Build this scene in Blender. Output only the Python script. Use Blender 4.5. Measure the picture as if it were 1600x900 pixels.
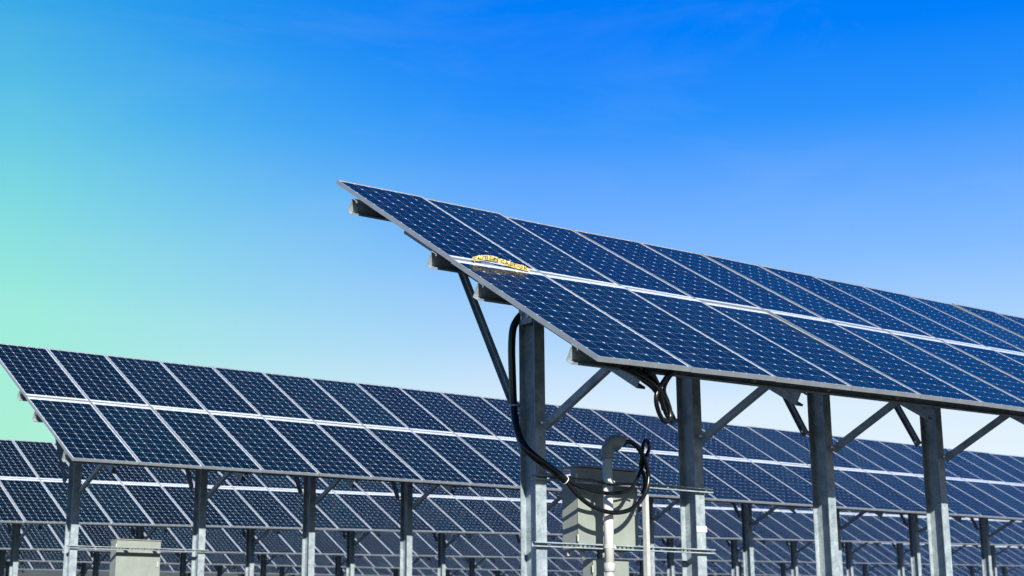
import bpy, bmesh, math, random
from mathutils import Vector, Matrix

random.seed(7)
R = math.radians
for o in list(bpy.data.objects):
    bpy.data.objects.remove(o, do_unlink=True)
S = bpy.context.scene
COL = S.collection

# ------------------------------------------------------------------ camera
CH = 0.90                                   # camera height above the ground at its feet (low, crouching)
F_PX, PITCH, YAW, ROLL = 2326.5, R(13.132), R(40.188), R(-0.446)
fw = Vector((math.sin(YAW) * math.cos(PITCH), math.cos(YAW) * math.cos(PITCH), math.sin(PITCH)))
rt0 = Vector((math.cos(YAW), -math.sin(YAW), 0))
up0 = rt0.cross(fw)
rt = rt0 * math.cos(ROLL) + up0 * math.sin(ROLL)
up = up0 * math.cos(ROLL) - rt0 * math.sin(ROLL)
cam_d = bpy.data.cameras.new('camera')
cam_d.sensor_width = 36.0
cam_d.lens = 36.0 * F_PX / 1600.0
cam_d.clip_start = 0.05
cam_d.clip_end = 5000
cam_d.dof.use_dof = True
cam_d.dof.focus_distance = 13.0
cam_d.dof.aperture_fstop = 2.8
cam = bpy.data.objects.new('camera', cam_d)
COL.objects.link(cam)
M = Matrix.Identity(4)
for i in range(3):
    M[i][0], M[i][1], M[i][2] = rt[i], up[i], -fw[i]
M[2][3] = CH
cam.matrix_world = M
S.camera = cam


def pix(x, y, Y):
    """point on the vertical plane y = Y seen at photo pixel (x, y)"""
    d = fw + rt * ((x - 800) / F_PX) - up * ((y - 450) / F_PX)
    return Vector((0, 0, CH)) + d * (Y / d.y)


# ------------------------------------------------------------------ world, sun, exposure
SUN_AZ_W_OF_S, SUN_EL = R(24), R(23.9)
W = bpy.data.worlds.new('World')
S.world = W
W.use_nodes = True
nt = W.node_tree
nt.nodes.clear()


def lin(c):
    return tuple(((v / 255) / 12.92 if v / 255 <= 0.04045 else ((v / 255 + 0.055) / 1.055) ** 2.4) for v in c) + (1,)


def ramp(nt, stops, interp='B_SPLINE'):
    n = nt.nodes.new('ShaderNodeValToRGB')
    n.color_ramp.interpolation = interp
    e = n.color_ramp.elements
    while len(e) > 1:
        e.remove(e[0])
    e[0].position = stops[0][0]
    e[0].color = stops[0][1]
    for p, c in stops[1:]:
        k = e.new(p)
        k.color = c
    return n


tc = nt.nodes.new('ShaderNodeTexCoord')
sep = nt.nodes.new('ShaderNodeSeparateXYZ')
nt.links.new(tc.outputs['Generated'], sep.inputs[0])
blue = ramp(nt, [(0.0, lin((236, 246, 253))), (0.10, lin((232, 245, 254))), (0.145, lin((219, 238, 253))),
                 (0.19, lin((176, 214, 252))), (0.24, lin((134, 190, 254))), (0.285, lin((100, 170, 254))),
                 (0.33, lin((46, 148, 252))), (0.385, lin((0, 128, 250))), (0.55, lin((0, 108, 228))),
                 (1.0, lin((4, 70, 168)))], 'LINEAR')
green = ramp(nt, [(0.0, lin((178, 240, 208))), (0.12, lin((172, 240, 214))), (0.20, lin((160, 237, 221))),
                  (0.285, lin((121, 213, 226))), (0.33, lin((92, 194, 230))), (0.39, lin((54, 169, 231))), (0.60, lin((10, 120, 226))),
                  (1.0, lin((4, 70, 168)))], 'LINEAR')
nt.links.new(sep.outputs[2], blue.inputs[0])
nt.links.new(sep.outputs[2], green.inputs[0])
dot = nt.nodes.new('ShaderNodeVectorMath')
dot.operation = 'DOT_PRODUCT'
nt.links.new(tc.outputs['Generated'], dot.inputs[0])
dot.inputs[1].default_value = (-math.cos(YAW), math.sin(YAW), 0)     # towards the north-west quarter of the sky
mr = nt.nodes.new('ShaderNodeMapRange')
nt.links.new(dot.outputs['Value'], mr.inputs[0])
mr.inputs[1].default_value, mr.inputs[2].default_value = -0.03, 0.31
pw = nt.nodes.new('ShaderNodeMath')
pw.operation = 'POWER'
nt.links.new(mr.outputs[0], pw.inputs[0])
pw.inputs[1].default_value = 1.55
# further round to the west the sky turns blue again
mr2 = nt.nodes.new('ShaderNodeMapRange')
mr2.interpolation_type = 'SMOOTHSTEP'
nt.links.new(dot.outputs['Value'], mr2.inputs[0])
mr2.inputs[1].default_value, mr2.inputs[2].default_value = 0.34, 0.85
mr2.inputs[3].default_value, mr2.inputs[4].default_value = 1.0, 0.0
gm = nt.nodes.new('ShaderNodeMath')
gm.operation = 'MULTIPLY'
nt.links.new(pw.outputs[0], gm.inputs[0])
nt.links.new(mr2.outputs[0], gm.inputs[1])
mx = nt.nodes.new('ShaderNodeMix')
mx.data_type = 'RGBA'
nt.links.new(gm.outputs[0], mx.inputs[0])
nt.links.new(blue.outputs[0], mx.inputs[6])
nt.links.new(green.outputs[0], mx.inputs[7])
# thin uneven cirrus veil
mp = nt.nodes.new('ShaderNodeMapping')
mp.inputs['Rotation'].default_value = (0.15, 0.25, R(35))
mp.inputs['Scale'].default_value = (1.2, 3.0, 9.0)
nt.links.new(tc.outputs['Generated'], mp.inputs[0])
ns = nt.nodes.new('ShaderNodeTexNoise')
ns.inputs['Scale'].default_value = 1.9
ns.inputs['Detail'].default_value = 9
ns.inputs['Roughness'].default_value = 0.62
ns.inputs['Distortion'].default_value = 0.6
nt.links.new(mp.outputs[0], ns.inputs['Vector'])
cm = nt.nodes.new('ShaderNodeMapRange')
nt.links.new(ns.outputs['Fac'], cm.inputs[0])
cm.inputs[1].default_value, cm.inputs[2].default_value = 0.50, 0.80
cm.inputs[3].default_value, cm.inputs[4].default_value = 0.0, 0.06
mv = nt.nodes.new('ShaderNodeMix')
mv.data_type = 'RGBA'
nt.links.new(cm.outputs[0], mv.inputs[0])
nt.links.new(mx.outputs[2], mv.inputs[6])
mv.inputs[7].default_value = lin((226, 240, 252))
bg = nt.nodes.new('ShaderNodeBackground')
nt.links.new(mv.outputs[2], bg.inputs[0])
bg.inputs[1].default_value = 0.38
wo = nt.nodes.new('ShaderNodeOutputWorld')
nt.links.new(bg.outputs[0], wo.inputs[0])

sun_d = bpy.data.lights.new('sun', 'SUN')
sun_d.energy = 5.0
sun_d.angle = R(0.5)
sun_d.color = (1.0, 0.93, 0.78)
sun = bpy.data.objects.new('sun', sun_d)
COL.objects.link(sun)
to_sun = Vector((-math.sin(SUN_AZ_W_OF_S) * math.cos(SUN_EL), -math.cos(SUN_AZ_W_OF_S) * math.cos(SUN_EL), math.sin(SUN_EL)))
sun.rotation_euler = to_sun.to_track_quat('Z', 'Y').to_euler()
sun.location = to_sun * 60
S.view_settings.view_transform = 'Standard'
S.view_settings.look = 'None'
S.view_settings.exposure = 1.396
S.view_settings.gamma = 1.0
S.view_settings.use_curve_mapping = False
S.render.engine = 'CYCLES'


# ------------------------------------------------------------------ materials
def new_mat(name):
    m = bpy.data.materials.new(name)
    m.use_nodes = True
    return m, m.node_tree, m.node_tree.nodes['Principled BSDF']


def noise_mix(nt, c1, c2, scale, detail=4, lo=0.35, hi=0.65, vec=None, rough=0.55):
    n = nt.nodes.new('ShaderNodeTexNoise')
    n.inputs['Scale'].default_value = scale
    n.inputs['Detail'].default_value = detail
    n.inputs['Roughness'].default_value = rough
    if vec:
        nt.links.new(vec, n.inputs['Vector'])
    m = nt.nodes.new('ShaderNodeMapRange')
    nt.links.new(n.outputs['Fac'], m.inputs[0])
    m.inputs[1].default_value, m.inputs[2].default_value = lo, hi
    x = nt.nodes.new('ShaderNodeMix')
    x.data_type = 'RGBA'
    nt.links.new(m.outputs[0], x.inputs[0])
    x.inputs[6].default_value = c1 + (1,)
    x.inputs[7].default_value = c2 + (1,)
    return x.outputs[2], n


def obj_vec(nt, scale=(1, 1, 1)):
    t = nt.nodes.new('ShaderNodeTexCoord')
    mp = nt.nodes.new('ShaderNodeMapping')
    mp.inputs['Scale'].default_value = scale
    nt.links.new(t.outputs['Object'], mp.inputs[0])
    return mp.outputs[0]


def bump(nt, bsdf, height, strength, dist=0.002):
    b = nt.nodes.new('ShaderNodeBump')
    b.inputs['Strength'].default_value = strength
    b.inputs['Distance'].default_value = dist
    nt.links.new(height, b.inputs['Height'])
    nt.links.new(b.outputs[0], bsdf.inputs['Normal'])


MAT = {}


def mk_steel():
    m, nt, b = new_mat('galvanised_steel')
    v = obj_vec(nt)
    vo = nt.nodes.new('ShaderNodeTexVoronoi')
    vo.inputs['Scale'].default_value = 55
    nt.links.new(v, vo.inputs['Vector'])
    c, n = noise_mix(nt, (0.135, 0.178, 0.220), (0.265, 0.317, 0.365), 9, 6, 0.3, 0.7, v)
    mm = nt.nodes.new('ShaderNodeMix')
    mm.data_type = 'RGBA'
    mm.blend_type = 'MULTIPLY'
    mm.inputs[0].default_value = 0.35
    nt.links.new(c, mm.inputs[6])
    hs = nt.nodes.new('ShaderNodeHueSaturation')
    hs.inputs['Saturation'].default_value = 0.10
    nt.links.new(vo.outputs['Color'], hs.inputs['Color'])
    nt.links.new(hs.outputs[0], mm.inputs[7])
    nt.links.new(mm.outputs[2], b.inputs['Base Color'])
    b.inputs['Metallic'].default_value = 0.15
    b.inputs['Roughness'].default_value = 0.5
    bump(nt, b, n.outputs['Fac'], 0.15)
    MAT['steel'] = m


def mk_simple(key, name, c1, c2, scale, rough, metal=0.0, bstr=0.0, coat=0.0, spec=0.5):
    m, nt, b = new_mat(name)
    c, n = noise_mix(nt, c1, c2, scale, 5, 0.3, 0.7, obj_vec(nt))
    nt.links.new(c, b.inputs['Base Color'])
    b.inputs['Roughness'].default_value = rough
    b.inputs['Metallic'].default_value = metal
    b.inputs['Coat Weight'].default_value = coat
    b.inputs['Specular IOR Level'].default_value = spec
    if bstr:
        bump(nt, b, n.outputs['Fac'], bstr)
    MAT[key] = m


def world_vec(nt, scale=(1, 1, 1)):
    g = nt.nodes.new('ShaderNodeNewGeometry')
    mp = nt.nodes.new('ShaderNodeMapping')
    mp.inputs['Scale'].default_value = scale
    nt.links.new(g.outputs['Position'], mp.inputs[0])
    return mp.outputs[0]


def dust(nt, col, amount, lo=0.45, hi=0.85):
    """thin rain-streaked dust on the glass, runs down the slope, with a few droppings"""
    v = world_vec(nt, (7.0, 0.9, 0.9))
    c, n = noise_mix(nt, (0, 0, 0), (amount, amount, amount), 1.0, 8, lo, hi, v, 0.65)
    x = nt.nodes.new('ShaderNodeMix')
    x.data_type = 'RGBA'
    nt.links.new(c, x.inputs[0])
    nt.links.new(col, x.inputs[6])
    x.inputs[7].default_value = (0.16, 0.165, 0.15, 1)
    vo = nt.nodes.new('ShaderNodeTexVoronoi')
    vo.inputs['Scale'].default_value = 1.3
    nt.links.new(world_vec(nt), vo.inputs['Vector'])
    m = nt.nodes.new('ShaderNodeMapRange')
    nt.links.new(vo.outputs['Distance'], m.inputs[0])
    m.inputs[1].default_value, m.inputs[2].default_value = 0.016, 0.010
    sepc = nt.nodes.new('ShaderNodeSeparateColor')
    nt.links.new(vo.outputs['Color'], sepc.inputs[0])
    gt = nt.nodes.new('ShaderNodeMath')
    gt.operation = 'GREATER_THAN'
    nt.links.new(sepc.outputs[0], gt.inputs[0])
    gt.inputs[1].default_value = 0.5
    mu = nt.nodes.new('ShaderNodeMath')
    mu.operation = 'MULTIPLY'
    nt.links.new(m.outputs[0], mu.inputs[0])
    nt.links.new(gt.outputs[0], mu.inputs[1])
    y = nt.nodes.new('ShaderNodeMix')
    y.data_type = 'RGBA'
    nt.links.new(mu.outputs[0], y.inputs[0])
    nt.links.new(x.outputs[2], y.inputs[6])
    y.inputs[7].default_value = (0.35, 0.35, 0.33, 1)
    return y.outputs[2]


def mk_cell():
    m, nt, b = new_mat('silicon_cell_under_glass')
    oi = nt.nodes.new('ShaderNodeObjectInfo')
    v = world_vec(nt)
    c, n = noise_mix(nt, (0.0003, 0.0036, 0.0052), (0.0007, 0.0054, 0.0074), 1.6, 5, 0.25, 0.75, v)
    # small differences from one panel (or cell) to the next
    hv = nt.nodes.new('ShaderNodeHueSaturation')
    mr = nt.nodes.new('ShaderNodeMapRange')
    nt.links.new(oi.outputs['Random'], mr.inputs[0])
    mr.inputs[3].default_value, mr.inputs[4].default_value = 0.6, 1.5
    nt.links.new(mr.outputs[0], hv.inputs['Value'])
    nt.links.new(c, hv.inputs['Color'])
    nt.links.new(dust(nt, hv.outputs[0], 0.018), b.inputs['Base Color'])
    b.inputs['Roughness'].default_value = 0.35
    b.inputs['Specular IOR Level'].default_value = 0.05
    b.inputs['Coat Weight'].default_value = 0.28
    b.inputs['Coat IOR'].default_value = 1.36
    c2, n2 = noise_mix(nt, (0.03, 0.03, 0.03), (0.14, 0.14, 0.14), 2.3, 6, 0.35, 0.7, v)
    nt.links.new(c2, b.inputs['Coat Roughness'])
    MAT['cell'] = m


def mk_back():
    m, nt, b = new_mat('white_backsheet_under_glass')
    c, n = noise_mix(nt, (0.40, 0.45, 0.52), (0.47, 0.52, 0.585), 3, 4, 0.3, 0.7, obj_vec(nt))
    nt.links.new(dust(nt, c, 0.3), b.inputs['Base Color'])
    b.inputs['Roughness'].default_value = 0.5
    b.inputs['Coat Weight'].default_value = 0.8
    b.inputs['Coat Roughness'].default_value = 0.05
    MAT['back'] = m


def mk_tape():
    m, nt, b = new_mat('yellow_tape_with_black_print')
    v = nt.nodes.new('ShaderNodeTexCoord')
    c, n = noise_mix(nt, (0.22, 0.18, 0.055), (0.37, 0.305, 0.085), 38, 5, 0.3, 0.7, v.outputs['Object'])
    nt.links.new(c, b.inputs['Base Color'])
    b.inputs['Roughness'].default_value = 0.45
    MAT['tape'] = m


def mk_ground():
    m, nt, b = new_mat('dry_grass_ground')
    v = obj_vec(nt)
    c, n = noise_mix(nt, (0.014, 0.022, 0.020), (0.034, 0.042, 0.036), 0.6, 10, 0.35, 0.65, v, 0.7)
    nt.links.new(c, b.inputs['Base Color'])
    b.inputs['Roughness'].default_value = 0.95
    bump(nt, b, n.outputs['Fac'], 0.8, 0.1)
    MAT['ground'] = m


mk_steel()
mk_cell()
mk_back()
mk_tape()
mk_ground()
mk_simple('alu', 'anodised_aluminium', (0.135, 0.16, 0.195), (0.185, 0.21, 0.245), 6, 0.38, 0.15)
mk_simple('box', 'beige_painted_steel', (0.128, 0.152, 0.150), (0.165, 0.188, 0.182), 5, 0.5)
mk_simple('pvc', 'pale_grey_conduit', (0.36, 0.38, 0.39), (0.44, 0.46, 0.46), 5, 0.35)
mk_simple('grey_pvc', 'grey_conduit_fitting', (0.13, 0.15, 0.17), (0.18, 0.20, 0.22), 7, 0.5)
mk_simple('rubber', 'black_cable_jacket', (0.0016, 0.0022, 0.0030), (0.0035, 0.0045, 0.0055), 18, 0.27, 0, 0.1, 0, 0.35)
mk_simple('void', 'black_lettering_and_opening_shade', (0.006, 0.006, 0.006), (0.012, 0.012, 0.012), 30, 0.9)  # near-black for the tape lettering and the painted shade inside the gooseneck
mk_simple('white', 'white_label', (0.56, 0.58, 0.60), (0.62, 0.64, 0.65), 20, 0.5)
mk_simple('print', 'dark_print', (0.05, 0.06, 0.12), (0.08, 0.09, 0.16), 60, 0.6)
mk_simple('tag', 'pale_violet_tag', (0.34, 0.36, 0.50), (0.40, 0.42, 0.54), 20, 0.45)
mk_simple('zinc', 'bright_zinc_fitting', (0.30, 0.325, 0.34), (0.39, 0.41, 0.42), 30, 0.32, 0.3)
mk_simple('copper', 'copper_clip', (0.55, 0.30, 0.20), (0.66, 0.38, 0.27), 40, 0.35, 0.5)
mk_simple('bluewire', 'blue_wire_jacket', (0.02, 0.12, 0.55), (0.03, 0.16, 0.65), 40, 0.4)


# ------------------------------------------------------------------ mesh helpers
class MB:
    def __init__(s):
        s.v, s.f, s.mi = [], [], []

    def add(s, verts, faces, mat=0):
        o = len(s.v)
        s.v += [tuple(p) for p in verts]
        s.f += [tuple(i + o for i in f) for f in faces]
        s.mi += [mat] * len(faces)

    def box(s, c, hx, hy, hz, ax=None, mat=0):
        """box at centre c, half sizes, optional axes (3 vectors)"""
        a = ax or (Vector((1, 0, 0)), Vector((0, 1, 0)), Vector((0, 0, 1)))
        c = Vector(c)
        vs = [c + a[0] * (hx * i) + a[1] * (hy * j) + a[2] * (hz * k) for k in (-1, 1) for j in (-1, 1) for i in (-1, 1)]
        s.add(vs, [(0, 2, 3, 1), (4, 5, 7, 6), (0, 1, 5, 4), (2, 6, 7, 3), (0, 4, 6, 2), (1, 3, 7, 5)], mat)

    def bounds(s, x0, x1, y0, y1, z0, z1, mat=0):
        s.box(((x0 + x1) / 2, (y0 + y1) / 2, (z0 + z1) / 2), (x1 - x0) / 2, (y1 - y0) / 2, (z1 - z0) / 2, None, mat)

    def prism(s, poly, org, ea, eb, d, mat=0):
        """poly: list of (a,b) in the plane ea/eb, extruded by vector d"""
        org = Vector(org)
        n = len(poly)
        p0 = [org + ea * a + eb * b for a, b in poly]
        p1 = [p + d for p in p0]
        fs = [(i, (i + 1) % n, n + (i + 1) % n, n + i) for i in range(n)]
        fs += [tuple(range(n))[::-1], tuple(range(n, 2 * n))]
        s.add(p0 + p1, fs, mat)

    def tube(s, pts, r, seg=12, mat=0, cap=True, radii=None):
        n = len(pts)
        pts = [Vector(p) for p in pts]
        t0 = (pts[1] - pts[0]).normalized()
        u = t0.orthogonal().normalized()
        vs = []
        for i, p in enumerate(pts):
            t = (pts[min(i + 1, n - 1)] - pts[max(i - 1, 0)]).normalized()
            u = (u - t * u.dot(t)).normalized()
            w = t.cross(u)
            rr = radii[i] if radii else r
            for k in range(seg):
                a = 2 * math.pi * k / seg
                vs.append(p + (u * math.cos(a) + w * math.sin(a)) * rr)
        fs = []
        for i in range(n - 1):
            for k in range(seg):
                k2 = (k + 1) % seg
                fs.append((i * seg + k, i * seg + k2, (i + 1) * seg + k2, (i + 1) * seg + k))
        if cap:
            fs.append(tuple(range(seg))[::-1])
            fs.append(tuple((n - 1) * seg + k for k in range(seg)))
        s.add(vs, fs, mat)

    def mesh(s, name, mats, smooth=False):
        me = bpy.data.meshes.new(name)
        me.from_pydata(s.v, [], s.f)
        for m in mats:
            me.materials.append(MAT[m])
        me.polygons.foreach_set('material_index', s.mi)
        me.update()
        bm = bmesh.new()
        bm.from_mesh(me)
        bmesh.ops.recalc_face_normals(bm, faces=bm.faces)
        bm.to_mesh(me)
        bm.free()
        if smooth:
            for p in me.polygons:
                p.use_smooth = len(p.vertices) == 4
        return me


def link(name, data, parent=None, mat_local=None):
    o = bpy.data.objects.new(name, data)
    COL.objects.link(o)
    if parent:
        o.parent = parent
    if mat_local is not None:
        o.matrix_local = mat_local
    return o


def tag(o, label, cat, group=None):
    o['label'] = label
    o['category'] = cat
    if group:
        o['group'] = group
    return o


def thing(name, loc, label, cat, group=None):
    o = bpy.data.objects.new(name, None)
    o.empty_display_size = 0.2
    COL.objects.link(o)
    o.location = loc
    return tag(o, label, cat, group)


def part(mb, name, mats, parent, smooth=False, bevel=0.0):
    """mesh given in world coordinates, hung under a thing that is only translated"""
    mats = (mats,) if isinstance(mats, str) else mats
    base = world_loc(parent)
    mb.v = [(x - base.x, y - base.y, z - base.z) for x, y, z in mb.v]
    o = link(name, mb.mesh(name, mats, smooth), parent)
    if bevel:
        b = o.modifiers.new('bevel', 'BEVEL')
        b.width = bevel
        b.segments = 2
        b.limit_method = 'ANGLE'
    return o


def world_loc(o):
    p = Vector((0, 0, 0))
    while o:
        p += o.location
        o = o.parent
    return p


def smooth_path(pts, n=8):
    pts = [Vector(p) for p in pts]
    out = []
    for i in range(len(pts) - 1):
        p0, p1, p2, p3 = pts[max(i - 1, 0)], pts[i], pts[i + 1], pts[min(i + 2, len(pts) - 1)]
        for k in range(n):
            t = k / n
            out.append(0.5 * ((2 * p1) + (p2 - p0) * t + (2 * p0 - 5 * p1 + 4 * p2 - p3) * t * t + (3 * p1 - p0 - 3 * p2 + p3) * t ** 3))
    out.append(pts[-1])
    return out


X_, Y_, Z_ = Vector((1, 0, 0)), Vector((0, 1, 0)), Vector((0, 0, 1))

# ------------------------------------------------------------------ the rows: where they stand
TILT = 0.5555
CT, ST = math.cos(TILT), math.sin(TILT)
PL = 2.0551                                  # pitch of two panels along the slope
PW = 1.0                                     # pitch along the row
CLEAR = 2.9                                  # lower edge above the ground
# x of first panel edge, number of columns, y of lower edge, (x, z) of a known point on the lower edge, slope along x
ROWS = [
    dict(x0=7.417, n=18, y=7.789, ref=(7.417, 1.994 + CH), s=0.0208),
    dict(x0=13.521 - 5, n=38, y=19.421, ref=(13.521, 2.446 + CH), s=0.0085),
    dict(x0=22.767 - 13, n=55, y=31.3, ref=(24.6, 2.676 + CH), s=0.0190),
    dict(x0=32.72 - 21, n=72, y=42.8, ref=(33.76, 2.795 + CH), s=0.0140),
    dict(x0=45.0 - 32, n=90, y=54.4, ref=(44.96, 2.991 + CH), s=0.0069),
    dict(x0=14.4, n=106, y=66.0, ref=(55.0, 3.20 + CH), s=0.0050),
]


def edge_z(r, x):
    return r['ref'][1] + r['s'] * (x - r['ref'][0])


def ground_z(x, y):
    xs = max(0.0, min(130.0, x))
    ys = [r['y'] for r in ROWS]
    zs = [edge_z(r, xs) - CLEAR for r in ROWS]
    zs[0] = edge_z(ROWS[0], xs) - CLEAR
    if y <= ys[0]:
        t = max(0.0, min(1.0, (y + 12) / (ys[0] + 12)))
        return zs[0] * t + (-0.25) * (1 - t)
    for i in range(len(ys) - 1):
        if y <= ys[i + 1]:
            t = (y - ys[i]) / (ys[i + 1] - ys[i])
            return zs[i] * (1 - t) + zs[i + 1] * t
    return zs[-1] + max(0.0, min(y, 260.0) - 76.0) * 0.085 * (1 + xs / 150)


def build_ground():
    def axis(lo, hi, step, far):
        a = []
        v = lo
        while v <= hi:
            a.append(v)
            v += step
        g, ext, d = step, [], 0
        while d < far:
            g *= 1.5
            d += g
            ext.append(d)
        return [lo - e for e in reversed(ext)] + a + [a[-1] + e for e in ext]
    xs, ys = axis(-24, 132, 3, 2500), axis(-24, 81, 3, 2500)
    ys = sorted(ys + [260.0])
    vs = [(x, y, ground_z(x, y) + 0.03 * math.sin(x * 0.7) * math.cos(y * 0.9)) for y in ys for x in xs]
    w = len(xs)
    fs = [(j * w + i, j * w + i + 1, (j + 1) * w + i + 1, (j + 1) * w + i) for j in range(len(ys) - 1) for i in range(w - 1)]
    me = bpy.data.meshes.new('ground')
    me.from_pydata(vs, [], fs)
    me.materials.append(MAT['ground'])
    for p in me.polygons:
        p.use_smooth = True
    o = link('ground', me)
    o['kind'] = 'structure'


build_ground()

# ------------------------------------------------------------------ one solar panel (shared meshes)
GAPX, GAPY = 0.012, 0.018
PWID, PLEN, PDEP = PW - GAPX, PL - GAPY, 0.040
LIP = 0.010
M_SIDE, M_LO, M_HI = 0.023, 0.022, 0.070     # outer edge to first cell
CPX = (PWID - 2 * M_SIDE) / 6
CPY = (PLEN - M_LO - M_HI) / 12
CGAP, CHAMF = 0.0024, 0.0118


def frame_mb(mb=None, mat=0):
    mb = mb or MB()
    mb.bounds(0, PWID, 0, LIP, -PDEP, 0, mat)
    mb.bounds(0, PWID, PLEN - LIP, PLEN, -PDEP, 0, mat)
    mb.bounds(0, LIP, LIP, PLEN - LIP, -PDEP, 0, mat)
    mb.bounds(PWID - LIP, PWID, LIP, PLEN - LIP, -PDEP, 0, mat)
    return mb


def laminate_mb(mb=None, mat=0):
    mb = mb or MB()
    mb.bounds(LIP, PWID - LIP, LIP, PLEN - LIP, -0.010, -0.005, mat)
    return mb


def cell_geo(cx, cy, simple=False):
    a, b, c = CPX / 2 - CGAP / 2, CPY / 2 - CGAP / 2, CHAMF
    ring = [(-a + c, -b), (a - c, -b), (a, -b + c), (a, b - c), (a - c, b), (-a + c, b), (-a, b - c), (-a, -b + c)]
    top = [(cx + x, cy + y, -0.0046) for x, y in ring]
    if simple:
        return top, [tuple(range(8))]
    bot = [(cx + x, cy + y, -0.0050) for x, y in ring]
    return top + bot, [tuple(range(8))] + [(i, 8 + i, 8 + (i + 1) % 8, (i + 1) % 8) for i in range(8)]


def cells_mb(mb=None, mat=0):
    mb = mb or MB()
    for j in range(12):
        for i in range(6):
            v, f = cell_geo(M_SIDE + (i + .5) * CPX, M_LO + (j + .5) * CPY)
            mb.add(v, f, mat)
    return mb


ME_LAM = laminate_mb().mesh('laminate', ('back',))
ME_FRAME = frame_mb().mesh('frame', ('alu',))
ME_CELLS = cells_mb().mesh('cells', ('cell',))
_one = MB()
_one.add(*cell_geo(0, 0))
ME_CELL = _one.mesh('cell', ('cell',))
_far = frame_mb(None, 0)
laminate_mb(_far, 1)
cells_mb(_far, 2)
ME_FAR = _far.mesh('far_solar_panel', ('alu', 'back', 'cell'))

# ------------------------------------------------------------------ sections
def c_section(depth, flange, lip, t):
    """C outline: web along b at a=0, flanges towards +a, lips turned in; top at b=0"""
    return [(0, 0), (flange, 0), (flange, -lip), (flange - t, -lip), (flange - t, -t), (t, -t), (t, -depth + t),
            (flange - t, -depth + t), (flange - t, -depth + lip), (flange, -depth + lip), (flange, -depth), (0, -depth)]


def h_section(depth, fl, t):
    """H outline in plan: flanges facing south (y=0) and north (y=depth), web along y"""
    h, w = fl / 2, 0.006 / 2
    return [(-h, 0), (h, 0), (h, t), (w, t), (w, depth - t), (h, depth - t), (h, depth), (-h, depth), (-h, depth - t), (-w, depth - t), (-w, t), (-h, t)]


PURLINS = (0.326, 1.623, 2.355, 3.762)
PUR_D, BEAM_D = 0.135, 0.125
POST_Y = 1.561                                # south flange behind the lower edge
POST_D, POST_F = 0.20, 0.115


def table_z(r, x, y):
    return edge_z(r, x) + (y - r['y']) * ST / CT


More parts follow.
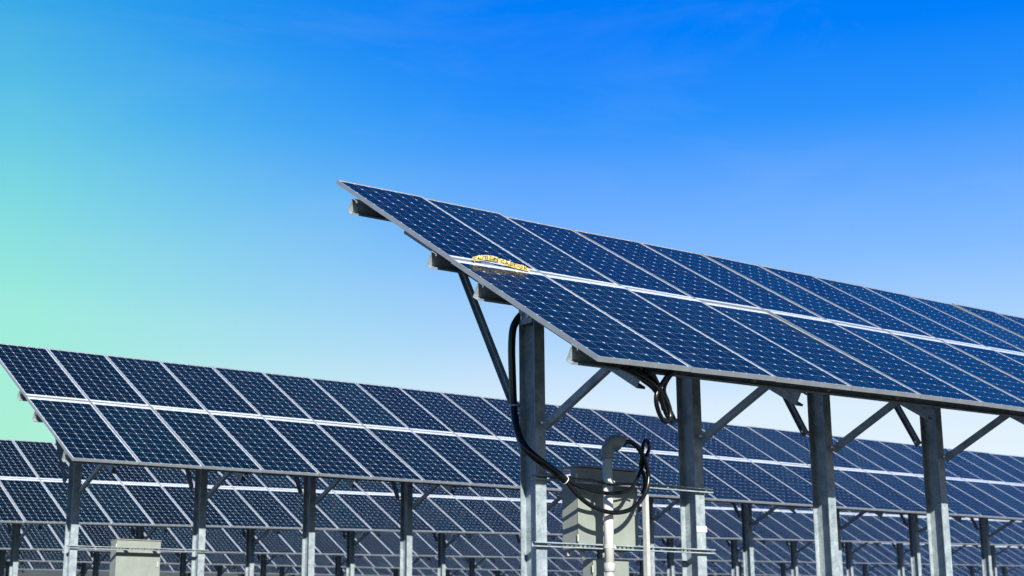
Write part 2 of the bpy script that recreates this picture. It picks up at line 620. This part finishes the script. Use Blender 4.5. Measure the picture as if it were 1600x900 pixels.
def build_row(idx, r, posts, label, panel_level):
    x0, n, y0 = r['x0'], r['n'], r['y']
    gz = ground_z(x0 + posts[0], y0 + POST_Y)
    root = thing('solar_panel_row', (x0 + posts[0], y0 + POST_Y + 0.1, gz), label, 'solar panels', 'rows of tilted solar panels on steel posts')
    base = root.location.copy()
    u = Vector((1, 0, r['s'])).normalized()
    v = (Vector((0, CT, ST)) - u * u.dot(Vector((0, CT, ST)))).normalized()
    nn = u.cross(v)
    # panels
    tw = [((.016, -.013), (.009, -.007), (-.005, 0), (-.013, .004), (-.004, .009), (.002, .010), (-.003, .006)), ][0] if idx == 0 else ()

    def warp(k, l):
        if not tw:
            return 0.0
        a, b2 = tw[min(k, len(tw) - 1)]
        return b2 + (a - b2) * l / 2
    for k in range(n):
        for lev in (0, 1):
            org = Vector((x0, y0, edge_z(r, x0))) + u * (k * PW + GAPX / 2) + v * (lev * PL + GAPY / 2)
            rj = random.Random(idx * 1000 + k * 2 + lev)
            du, dv = rj.gauss(0, R(0.10)), rj.gauss(0, R(0.12))
            uu = (u + nn * (du + warp(k + 1, lev) - warp(k, lev))).normalized()
            vv = (v + nn * (dv + (warp(k, lev + 1) - warp(k, lev)) / PL))
            org = org + nn * warp(k, lev)
            vv = (vv - uu * uu.dot(vv)).normalized()
            wn = uu.cross(vv)
            org = org + nn * rj.uniform(-0.0015, 0.0015) - base
            if lev == 1:                      # upper panel turned round: wide border at the middle joint
                org = org + uu * PWID + vv * PLEN
                uu, vv = -uu, -vv
            m = Matrix(((uu.x, vv.x, wn.x, org.x), (uu.y, vv.y, wn.y, org.y), (uu.z, vv.z, wn.z, org.z), (0, 0, 0, 1)))
            if panel_level == 0:
                link('solar_panel', ME_FAR, root, m)
                continue
            p = link('solar_panel', ME_LAM, root, m)
            link('frame', ME_FRAME, p)
            if idx == 0 and lev == 0 and k < 4:
                for j in range(12):
                    for i in range(6):
                        link('cell', ME_CELL, p, Matrix.Translation((M_SIDE + (i + .5) * CPX, M_LO + (j + .5) * CPY, 0)))
            else:
                c = link('cells', ME_CELLS, p)
                c['kind'] = 'stuff'
    # purlins
    sec = c_section(PUR_D, 0.075, 0.018, 0.004)
    for q in PURLINS:
        mb = MB()
        o = Vector((x0, y0, edge_z(r, x0))) + v * q - nn * (PDEP + 0.010) + u * 0.004
        mb.prism(sec, o, -v, nn, u * (n * PW - 0.008))
        part(mb, 'purlin', 'steel', root)
    hs = h_section(POST_D, POST_F, 0.008)
    bsec = c_section(BEAM_D, 0.09, 0.02, 0.005)
    off = PDEP + 0.010 + PUR_D + 0.002
    for px in posts:
        x = x0 + px
        if x > x0 + n * PW - 0.3:
            break
        yp = y0 + POST_Y
        zt = table_z(r, x, yp + POST_D / 2) - off / CT
        # post
        mb = MB()
        b = ground_z(x, yp) - 0.4
        mb.prism(hs, (x, yp, b), X_, Y_, Z_ * (zt - 0.03 - b))
        post = part(mb, 'post', 'steel', root)
        # tilted beam on top of the post, carrying the purlins
        mb = MB()
        o = Vector((x - 0.045, y0, edge_z(r, x - 0.045))) + v * 0.24 - nn * off
        mb.prism(bsec, o, X_, nn, v * 3.60)
        part(mb, 'beam', 'steel', root)
        # saddle plates
        if idx < 2:
            for sgn in (-1, 1):
                mb = MB()
                c = Vector((x + sgn * 0.064, yp + POST_D / 2, zt - 0.10))
                mb.box(c, 0.004, 0.085, 0.13)
                sp = part(mb, 'saddle_plate', 'steel', root)
                if idx == 0:
                    for dy, dz in ((-.05, .06), (.05, .09), (-.04, -.07), (.04, -.07)):
                        mb = MB()
                        cc = c + Vector((sgn * 0.004, dy, dz))
                        mb.tube([cc, cc + X_ * (sgn * 0.012)], 0.014, 6)
                        part(mb, 'bolt', 'zinc', sp)
        # braces: one up to the north end of the beam, one to the south end
        def brace(a, bb, side):
            a, bb = Vector(a), Vector(bb)
            d = bb - a
            w = X_.cross(d.normalized()).normalized()
            mb = MB()
            sec2 = [(-.0025, -.032), (.042, -.032), (.042, -.027), (.0025, -.027), (.0025, .027), (.042, .027), (.042, .032), (-.0025, .032)]
            mb.prism([(side * p, q2) for p, q2 in sec2], a, X_, w, d)
            o = part(mb, 'brace', 'steel', root)
            if idx == 0:
                mb = MB()
                c = a + d.normalized() * 0.035
                mb.tube([c - X_ * 0.055, c + X_ * 0.055], 0.013, 6)
                part(mb, 'bolt', 'zinc', o)
        zb = edge_z(r, x) - ROWS[0]['ref'][1]
        z_n = table_z(r, x, y0 + 2.50) - (off + BEAM_D - 0.02) / CT
        brace((x - 0.085, yp + 0.205, 1.86 + CH + zb), (x - 0.085, y0 + 2.50, z_n), -1)
        z_s = table_z(r, x, y0 + 0.72) - (off + BEAM_D - 0.02) / CT
        brace((x + 0.012, yp - 0.035, 1.695 + CH + zb), (x + 0.012, y0 + 0.72, z_s), 1)
        if idx == 0:
            r.setdefault('post_objs', []).append(post)
    return root


POSTS1 = [0.781, 2.71, 4.63, 6.56] + [6.56 + 2.97 * k for k in range(1, 5)]
POSTS2 = [0.784, 2.867, 4.872, 6.852] + [6.852 + 2.96 * k for k in range(1, 11)]


def far_posts(r, known, sp=3.0):
    f = (known - r['x0']) % sp
    return [f + sp * k for k in range(int(r['n'] / sp) + 1)]


row1 = build_row(0, ROWS[0], POSTS1, 'nearest row of solar panels, its left end standing out against the sky', 2)
row2 = build_row(1, ROWS[1], POSTS2, 'second row of solar panels, the long one with its top edge against the pale sky', 2)
row3 = build_row(2, ROWS[2], far_posts(ROWS[2], 34.24), 'third row of solar panels, directly beneath the lower edge of the second row', 1)
row4 = build_row(3, ROWS[3], far_posts(ROWS[3], 35.48), 'fourth row of solar panels, seen below the lower edge of the third row', 0)
row5 = build_row(4, ROWS[4], far_posts(ROWS[4], 46.3), 'fifth row of solar panels, thin strip below the fourth row', 0)
row6 = build_row(5, ROWS[5], far_posts(ROWS[5], 57.1), 'farthest row of solar panels, at the very bottom behind all the posts', 0)

# small parts on the nearest row
P2 = ROWS[0]['post_objs'][1]
mb = MB()
c0, c1 = pix(1088.5, 822, 9.347), pix(1104.5, 831.5, 9.347)
mb.bounds(c0.x, c1.x, 9.345, 9.3485, c1.z, c0.z)
lb = part(mb, 'label_plate', 'white', P2)
lb['label'] = 'white sticker on the sunlit face of the post'
for px, py in ((1176, 595), (1293, 609), (1400, 622)):
    mb = MB()
    c = pix(px, py, 8.03)
    mb.bounds(c.x - .010, c.x + .010, c.y - .03, c.y, c.z - .012, c.z + .012)
    mb.bounds(c.x - .004, c.x + .004, c.y - .02, c.y, c.z + .012, c.z + .04)
    part(mb, 'cable_clip', 'copper', row1)

# ------------------------------------------------------------------ yellow tape on the middle joint
def tape():
    r = ROWS[0]
    u = Vector((1, 0, r['s'])).normalized()
    v = Vector((0, CT, ST))
    nn = u.cross(v).normalized()
    org = Vector((r['x0'], r['y'], edge_z(r, r['x0']))) + v * (PL - 0.012) + nn * 0.004
    rnd = random.Random(5)
    # centre line: along the row (u), up the slope (v), height of the lower border (n), lean of the strip
    key = [(0.185, -0.035, 0.002, 0.2), (0.20, -0.012, 0.004, 0.5), (0.26, 0.0, 0.012, 0.9), (0.34, 0.012, 0.026, 0.75), (0.42, 0.006, 0.026, 1.0),
           (0.50, -0.004, 0.018, 0.7), (0.58, -0.014, 0.010, 0.95), (0.66, -0.016, 0.004, 0.6), (0.74, -0.030, 0.002, 0.75), (0.80, -0.040, 0.002, 0.3)]
    WID = 0.044
    path = []
    for i in range(len(key) - 1):
        for q in range(8):
            t = q / 8
            t2 = t * t * (3 - 2 * t)
            path.append([key[i][c] * (1 - (t if c == 0 else t2)) + key[i + 1][c] * (t if c == 0 else t2) for c in range(4)])
    path.append(list(key[-1]))
    frames = []
    for pu, pv, pn, ln in path:
        j1, j2 = rnd.uniform(-.004, .004), rnd.uniform(-.12, .12)
        across = (nn * math.sin((ln + j2) * 1.25) + v * math.cos((ln + j2) * 1.25)).normalized()
        frames.append((org + u * pu + v * (pv + j1) + nn * (pn + abs(j1) * .5), across))
    N = len(frames) - 1
    vs, fs, uvs = [], [], []
    K = 4
    for i, (p, ac) in enumerate(frames):
        for k in range(K + 1):
            bulge = math.sin(k / K * math.pi) * (0.006 + 0.004 * math.sin(i * 1.7))
            vs.append(p + ac * (WID * k / K) + u.cross(ac) * bulge)
    for i in range(N):
        for k in range(K):
            o0, o1 = i * (K + 1) + k, (i + 1) * (K + 1) + k
            fs.append((o0, o1, o1 + 1, o0 + 1))
            uvs += [(i / N, k / K), ((i + 1) / N, k / K), ((i + 1) / N, (k + 1) / K), (i / N, (k + 1) / K)]
    base = vs[0].copy()
    me = bpy.data.meshes.new('warning_tape')
    me.from_pydata([tuple(p - base) for p in vs], [], fs)
    uv = me.uv_layers.new(name='UVMap')
    for i, q in enumerate(uvs):
        uv.data[i].uv = q
    me.materials.append(MAT['tape'])
    o = link('warning_tape', me)
    o.location = base
    sm = o.modifiers.new('thickness', 'SOLIDIFY')
    sm.thickness = 0.0012
    sm.offset = 0
    tag(o, 'crumpled yellow tape with black lettering lying on the middle joint of the nearest row', 'tape')
    # black lettering bent along the strip
    cu = bpy.data.curves.new('lettering', 'FONT')
    cu.body = 'CAUTION CAUTION'
    cu.resolution_u = 2
    tmp = bpy.data.objects.new('lettering_source', cu)
    COL.objects.link(tmp)
    bpy.context.view_layer.update()
    tm = bpy.data.meshes.new_from_object(tmp.evaluated_get(bpy.context.evaluated_depsgraph_get()))
    bpy.data.objects.remove(tmp, do_unlink=True)
    bm = bmesh.new()
    bm.from_mesh(tm)
    bmesh.ops.triangulate(bm, faces=bm.faces)
    bmesh.ops.subdivide_edges(bm, edges=bm.edges, cuts=1)
    xs = [q.co.x for q in bm.verts]
    ys = [q.co.y for q in bm.verts]
    x0, x1, y0, y1 = min(xs), max(xs), min(ys), max(ys)
    for q in bm.verts:
        t = 0.10 + 0.84 * (q.co.x - x0) / (x1 - x0)
        w = 0.16 + 0.66 * (q.co.y - y0) / (y1 - y0)
        f = t * N
        i = min(N - 1, int(f))
        g = f - i
        k = min(K - 1, int(w * K))
        h = w * K - k
        P = [vs[(i + di) * (K + 1) + k + dk] for di in (0, 1) for dk in (0, 1)]
        pt = (P[0] * (1 - h) + P[1] * h) * (1 - g) + (P[2] * (1 - h) + P[3] * h) * g
        q.co = pt + u.cross(frames[i][1]) * 0.003 - base
    bm.to_mesh(tm)
    bm.free()
    tm.materials.clear()
    tm.materials.append(MAT['void'])
    lt = link('lettering', tm, o)
    lt['kind'] = 'stuff'


tape()

# ------------------------------------------------------------------ equipment rack between the first two posts
RY = 9.35 - 0.004                              # back of the rails: face of the post flanges


def slotted_rail(mb, p, length, along, front, upv, size=0.041, t=0.003, slots=True):
    """strut channel from p: web with slots at the back, flanges and lips opening to 'front'"""
    p = Vector(p)
    h = size / 2
    # web strips above and below the slots
    sl, pitch, sh = (0.030 if slots else 0.0), 0.051, 0.007
    for s in (-1, 1):
        mb.box(p + along * (length / 2) + upv * (s * (h + sh) / 2) + front * (t / 2), length / 2, (h - sh) / 2, t / 2, (along, upv, front))
        mb.box(p + along * (length / 2) + upv * (s * (h - t / 2)) + front * (t + (size - t) / 2), length / 2, t / 2, (size - t) / 2, (along, upv, front))
        mb.box(p + along * (length / 2) + upv * (s * (h - t - 0.0035)) + front * (size - t / 2), length / 2, 0.0035, t / 2, (along, upv, front))
    n = int(length / pitch)
    for i in range(n + 1):
        a0, a1 = i * pitch, min(length, i * pitch + (pitch - sl))
        if a1 > a0:
            mb.box(p + along * ((a0 + a1) / 2) + front * (t / 2), (a1 - a0) / 2, sh, t / 2, (along, upv, front))
    return mb


def rack(dx, dy, dz, length, label):
    D = Vector((dx, dy, dz))
    root = thing('mounting_rack', Vector((8.09, RY, ground_z(8.09 + dx, RY + dy) - dz)) + D, label, 'rack')
    for z in (1.276, 0.727):
        mb = slotted_rail(MB(), Vector((8.085, RY, z + CH)) + D, length, X_, -Y_, Z_)
        part(mb, 'rail', 'steel', root)
    return root


rk = rack(0, 0, 0, 2.175, 'two slotted steel rails spanning the two leftmost posts of the nearest row')
gzs = ground_z(9.38, 9.3)
mb = slotted_rail(MB(), Vector((9.352, RY - 0.084, gzs - 0.05)), 1.19 + CH - gzs + 0.05, Z_, Y_, X_, slots=False)
part(mb, 'upright', 'zinc', rk)


def enclosure(root, x0, x1, y0, y1, z0, z1, tabs=True, hood=True, arms=()):
    mb = MB()
    mb.bounds(x0, x1, y0 + 0.012, y1, z0, z1)
    body = part(mb, 'cabinet', 'box', root, bevel=0.004)
    mb = MB()
    mb.bounds(x0 - 0.004, x1 + 0.004, y0, y0 + 0.010, z0 + 0.004, z1 - 0.004)
    d = part(mb, 'door', 'box', root, bevel=0.003)
    mb = MB()
    mb.bounds(x1 - 0.05, x1 - 0.032, y0 - 0.016, y0 - 0.001, (z0 + z1) / 2 - 0.04, (z0 + z1) / 2 + 0.04)
    part(mb, 'latch', 'zinc', d, bevel=0.003)
    if hood:
        mb = MB()
        mb.bounds(x0 - 0.006, x1 + 0.006, y0 - 0.02, y1 + 0.002, z1 + 0.001, z1 + 0.012)
        part(mb, 'rain_hood', 'box', root)
    for zz in (z0 + 0.09, z1 - 0.09):
        mb = MB()
        mb.tube([(x0 - 0.009, y0 + 0.002, zz - 0.03), (x0 - 0.009, y0 + 0.002, zz + 0.03)], 0.007, 8)
        part(mb, 'hinge', 'zinc', d)
    if arms:
        for xt in (x0 + 0.12, x1 - 0.12):
            for zz in arms:
                mb = MB()
                mb.bounds(xt - 0.02, xt + 0.02, y0 - (BY0 - RY) + 0.0005, y0 + 0.004, zz - 0.016, zz + 0.016)
                part(mb, 'bracket_arm', 'steel', root)
    if tabs:
        for xt in (x0 + 0.05, x0 + 0.20, x1 - 0.16, x1 - 0.05):
            mb = MB()
            for s in (-1, 1):
                mb.bounds(xt + s * .018 - .008, xt + s * .018 + .008, y1 - 0.035, y1 - 0.031, z0 - 0.052, z0 + .002)
                mb.bounds(xt - .010, xt + .010, y1 - 0.035, y1 - 0.031, z0 - 0.027 + s * .018 - .008, z0 - 0.027 + s * .018 + .008)
            part(mb, 'mounting_tab', 'zinc', root)


BX0, BX1, BY0, BY1 = 8.735, 9.45, 9.48, 9.69
bz0, bz1 = 0.717 + CH, 1.415 + CH
eb = thing('electrical_box', (8.97, 9.46, bz0), 'pale metal electrical box with striped shadows behind the white upright pipe', 'electrical box')
enclosure(eb, BX0, BX1, BY0, BY1, bz0, bz1, arms=(1.276 + CH, 0.737 + CH))
sb = thing('switch_box', (8.97, 9.46, 0.15 + CH), 'small pale metal box below the larger electrical box at the bottom edge', 'electrical box')
enclosure(sb, 8.90, 9.32, BY0, BY0 + 0.14, 0.15 + CH, 0.64 + CH, True, False)
mb = MB()
mb.tube([(9.10, 9.55, 0.64 + CH), (9.10, 9.55, 0.72 + CH)], 0.022, 12)
part(mb, 'nipple', 'zinc', sb, True)

# row 2 carries the same equipment at its left end
d2x = ROWS[1]['x0'] + POSTS2[0] - (ROWS[0]['x0'] + POSTS1[0]) + 0.20
d2y = ROWS[1]['y'] - ROWS[0]['y']
rack(d2x - 0.2, d2y, 0.03, 2.30, 'two slotted steel rails at the left end of the second row')
eb2 = thing('electrical_box', (8.97 + d2x, 9.46 + d2y, bz0 + 0.03), 'sunlit pale electrical box at the left end of the second row', 'electrical box')
enclosure(eb2, BX0 + d2x, BX1 + d2x, BY0 + d2y, BY1 + d2y, bz0 + 0.03, bz1 + 0.03, arms=(1.306 + CH, 0.767 + CH))

# ------------------------------------------------------------------ conduit pipe with gooseneck
PYC = 9.262
pc = pix(949.7, 760, PYC)
gzp = ground_z(pc.x, PYC)
gp = thing('conduit_pipe', (pc.x, PYC, gzp), 'pale upright conduit pipe with a curved gooseneck top in front of the striped-shadow box', 'pipe')
ztop = pix(949, 712, PYC).z
zlow = pix(951, 884, PYC).z
mb = MB()
mb.tube([(pc.x, PYC, zlow), (pc.x, PYC, ztop)], 0.042, 20)
part(mb, 'pipe', 'pvc', gp, True)
mb = MB()
mb.tube([(pc.x, PYC, gzp - 0.2), (pc.x, PYC, zlow - 0.001)], 0.037, 20)
part(mb, 'lower_pipe', 'zinc', gp, True)
mb = MB()
mb.tube([(pc.x, PYC, zlow - 0.05), (pc.x, PYC, zlow - 0.045), (pc.x, PYC, zlow + 0.02), (pc.x, PYC, zlow + 0.025)], 0.05, 20, radii=[.044, .049, .049, .044])
part(mb, 'coupling', 'zinc', gp, True)
mb = MB()
mb.tube([(pc.x, PYC, ztop - 0.03), (pc.x, PYC, ztop - 0.025), (pc.x, PYC, ztop + 0.02), (pc.x, PYC, ztop + 0.025)], 0.05, 20, radii=[.045, .053, .053, .045])
part(mb, 'collar', 'grey_pvc', gp, True)
# gooseneck: bends over to the east and a little to the south
bend = []
rad = 0.082
ed = Vector((0.93, -0.36, 0)).normalized()
for i in range(17):
    a = math.pi - R(128) * i / 16
    bend.append(Vector((pc.x, PYC, ztop + 0.035)) + ed * (rad + rad * math.cos(a)) + Z_ * (rad * math.sin(a)))
bend = [Vector((pc.x, PYC, ztop + 0.002))] + bend
mb = MB()
nb = len(bend)
mb.tube(bend, 0.05, 20, radii=[0.052 + 0.028 * max(0, (i - nb * .25) / (nb * .75)) for i in range(nb)], cap=False)
ins = bend[::-1][:6]
mb.tube(ins, 0.05, 20, radii=[0.073, 0.071, 0.069, 0.067, 0.065, 0.063], cap=False)
# rim joins the outer and inner skins
elb = part(mb, 'gooseneck', 'grey_pvc', gp, True)
dn = (bend[-1] - bend[-2]).normalized()
mb = MB()
ra, rb_ = dn.orthogonal().normalized(), None
rb_ = dn.cross(ra)
ring_o = [bend[-1] + (ra * math.cos(t) + rb_ * math.sin(t)) * 0.0787 for t in [2 * math.pi * k / 24 for k in range(24)]]
ring_i = [bend[-1] + dn * .001 + (ra * math.cos(t) + rb_ * math.sin(t)) * 0.0728 for t in [2 * math.pi * k / 24 for k in range(24)]]
mb.add(ring_o + ring_i, [(k, (k + 1) % 24, 24 + (k + 1) % 24, 24 + k) for k in range(24)])
part(mb, 'rim', 'grey_pvc', elb)
mb = MB()
cc = bend[-4]
ca = (bend[-3] - bend[-4]).normalized()
mb.tube([cc, cc + ca * 0.004], 0.0665, 20)
part(mb, 'shade_disc', 'void', elb)  # recessed black disc stands in for the shade inside the hollow end
# strap that holds the pipe to the upper rail
mb = MB()
zc = 1.276 + CH
mb.tube([(pc.x, PYC, zc - 0.016), (pc.x, PYC, zc + 0.016)], 0.0455, 20)
mb.bounds(pc.x + 0.040, pc.x + 0.066, PYC - 0.012, PYC + 0.038, zc - 0.016, zc + 0.016)
mb.tube([(pc.x + 0.053, PYC - 0.028, zc), (pc.x + 0.053, PYC + 0.03, zc)], 0.009, 6)
part(mb, 'strap', 'zinc', gp)
zc = 0.727 + CH
mb = MB()
mb.tube([(pc.x, PYC, zc - 0.016), (pc.x, PYC, zc + 0.016)], 0.0455, 20)
mb.bounds(pc.x + 0.040, pc.x + 0.066, PYC - 0.012, PYC + 0.038, zc - 0.016, zc + 0.016)
part(mb, 'strap', 'zinc', gp)


# ------------------------------------------------------------------ hoses and cables
def cable(name, pts, r, label, cat='cable', seg=12, n=8, mat='rubber', ribs=False):
    path = smooth_path([pix(*p) for p in pts], n)
    base = path[0].copy()
    mb = MB()
    radii = None
    if ribs:
        fine = smooth_path(path, 3)
        path = fine
        radii = [r * (1.0 + 0.05 * math.sin(i * 2.1)) for i in range(len(path))]
    mb.tube([p - base for p in path], r, seg, radii=radii)
    o = link(name, mb.mesh(name, (mat,), True))
    o.location = base
    tag(o, label, cat)
    return o


hose = cable('cable_hose', [(826, 484, 9.49), (817, 490, 9.53), (808, 500, 9.555), (801.5, 515, 9.575), (799.5, 545, 9.58), (800.5, 585, 9.58),
                            (802, 625, 9.57), (804, 650, 9.54), (809, 675, 9.46), (819, 697, 9.34), (836, 714, 9.26), (860, 732, 9.235), (886, 752, 9.225)],
             0.033, 'thick black hose running down the leftmost post and across to the electrical box', 'hose', 14, 6, 'rubber')
hb = hose.location.copy()


def hose_ring(p, name, mat, rr, half, direction):
    mb = MB()
    d = direction.normalized()
    mb.tube([p - d * half, p + d * half], rr, 16)
    mb.v = [tuple(Vector(q) - hb) for q in mb.v]
    return link(name, mb.mesh(name, (mat,), True), hose)


hose_ring(pix(803, 634, 9.563), 'hose_clamp', 'zinc', 0.036, 0.007, Z_)
hose_ring(pix(884, 750.5, 9.2255), 'cable_tie', 'white', 0.035, 0.003, pix(886, 752, 9.225) - pix(874, 743, 9.23))

cable('loop_cable', [(884, 751, 9.22), (896, 766, 9.205), (912, 782, 9.19), (933, 795, 9.17), (958, 801, 9.16), (983, 797, 9.16), (1001, 782, 9.165),
                     (1011, 762, 9.17), (1013, 741, 9.175), (1008, 720, 9.18), (999, 703, 9.185), (989, 693, 9.19), (980, 690, 9.20), (973, 695, 9.205)],
      0.0195, 'big black cable loop hanging low in front of the pipe and rising into the gooseneck', n=7)
cable('inner_cable', [(885, 750, 9.228), (898, 757, 9.215), (915, 764, 9.20), (940, 770, 9.188), (965, 770.5, 9.188), (984, 765, 9.195), (994, 752, 9.20),
                      (1001, 735, 9.215), (1008, 717, 9.225), (1014, 702, 9.225), (1013, 691, 9.225), (1008, 689, 9.225), (1004.5, 697, 9.225),
                      (1003, 712, 9.22), (1001, 728, 9.24), (1006, 742, 9.25), (1008, 757, 9.255), (1003, 772, 9.265)],
      0.017, 'inner black cable curving behind the big loop with a tight bight at its top right', n=7)
cable('thin_cable', [(884, 746, 9.24), (905, 748.5, 9.24), (930, 750.5, 9.235), (952, 757, 9.21), (975, 757, 9.23), (990, 756, 9.25), (999, 760, 9.262)],
      0.009, 'thin black cable running almost straight beside the upper rail behind the loops', n=6, seg=8)

# tag hanging at the end of the hose
c = pix(886, 738, 9.2)
tg = thing('cable_tag', c, 'small pale rectangular tag at the end of the thick black hose', 'tag')
mb = MB()
mb.box(c, 0.030, 0.0015, 0.026, (Vector((.94, -.34, 0)), Vector((.34, .94, 0)), Z_))
part(mb, 'plate', 'tag', tg)
for k, (zz, w) in enumerate(((0.008, 0.022), (-0.009, 0.017))):
    for j in range(5):
        mb = MB()
        cx = c + Vector((.94, -.34, 0)) * (-w + j * 2 * w / 4) - Vector((.34, .94, 0)) * 0.0022 + Z_ * zz
        mb.box(cx, 0.0034, 0.0005, 0.0045, (Vector((.94, -.34, 0)), Vector((.34, .94, 0)), Z_))
        part(mb, 'lettering', 'print', tg)
mb = MB()
mb.tube([c - Z_ * 0.024, c - Z_ * 0.05 + X_ * 0.004], 0.003, 6)
part(mb, 'tie', 'white', tg)

# cables hanging from the south end of the first beam, in front of the second post
cable('hanging_cable', [(996, 578, 8.02), (1010, 590, 8.02), (1024, 603, 8.04), (1035, 618, 8.06), (1045, 636, 8.08), (1047, 652, 8.08), (1040, 659, 8.08),
                        (1032, 650, 8.08), (1026, 632, 8.06), (1026, 615, 8.05), (1034, 600, 8.05), (1046, 584, 8.05), (1060, 577, 8.06)],
      0.0185, 'black cable drooping in a narrow loop from the lower edge of the nearest row', n=6)
cable('hanging_cable', [(972, 575, 8.0), (990, 584, 8.0), (1006, 596, 8.02), (1020, 607, 8.05), (1030, 622, 8.09), (1038, 640, 8.1), (1043, 651, 8.1), (1048, 644, 8.1),
                        (1044, 628, 8.1), (1038, 612, 8.08), (1041, 598, 8.07), (1052, 583, 8.07), (1066, 577, 8.07)],
      0.015, 'second black cable hugging the drooping loop below the lower panel edge', n=6)
cable('hanging_cable', [(984, 575, 7.99), (996, 585, 7.99), (1012, 594, 8.0), (1024, 604, 8.03), (1031, 614, 8.06), (1036, 630, 8.09), (1041, 646, 8.1)],
      0.021, 'thick black cable filling the neck above the drooping loop under the nearest row', n=6)
cable('hanging_cable', [(1006, 577, 7.99), (1016, 585, 7.99), (1026, 597, 8.02), (1032, 611, 8.05), (1034, 624, 8.07), (1037, 640, 8.09)],
      0.019, 'short black cable joining the neck of the drooping loop from above', n=6)
cable('blue_wire', [(820, 479, 9.45), (818.5, 485, 9.46), (816, 491, 9.48), (814.5, 497, 9.5)], 0.004,
      'short blue wire above the top of the leftmost post', 'wire', 6, 5, 'bluewire')
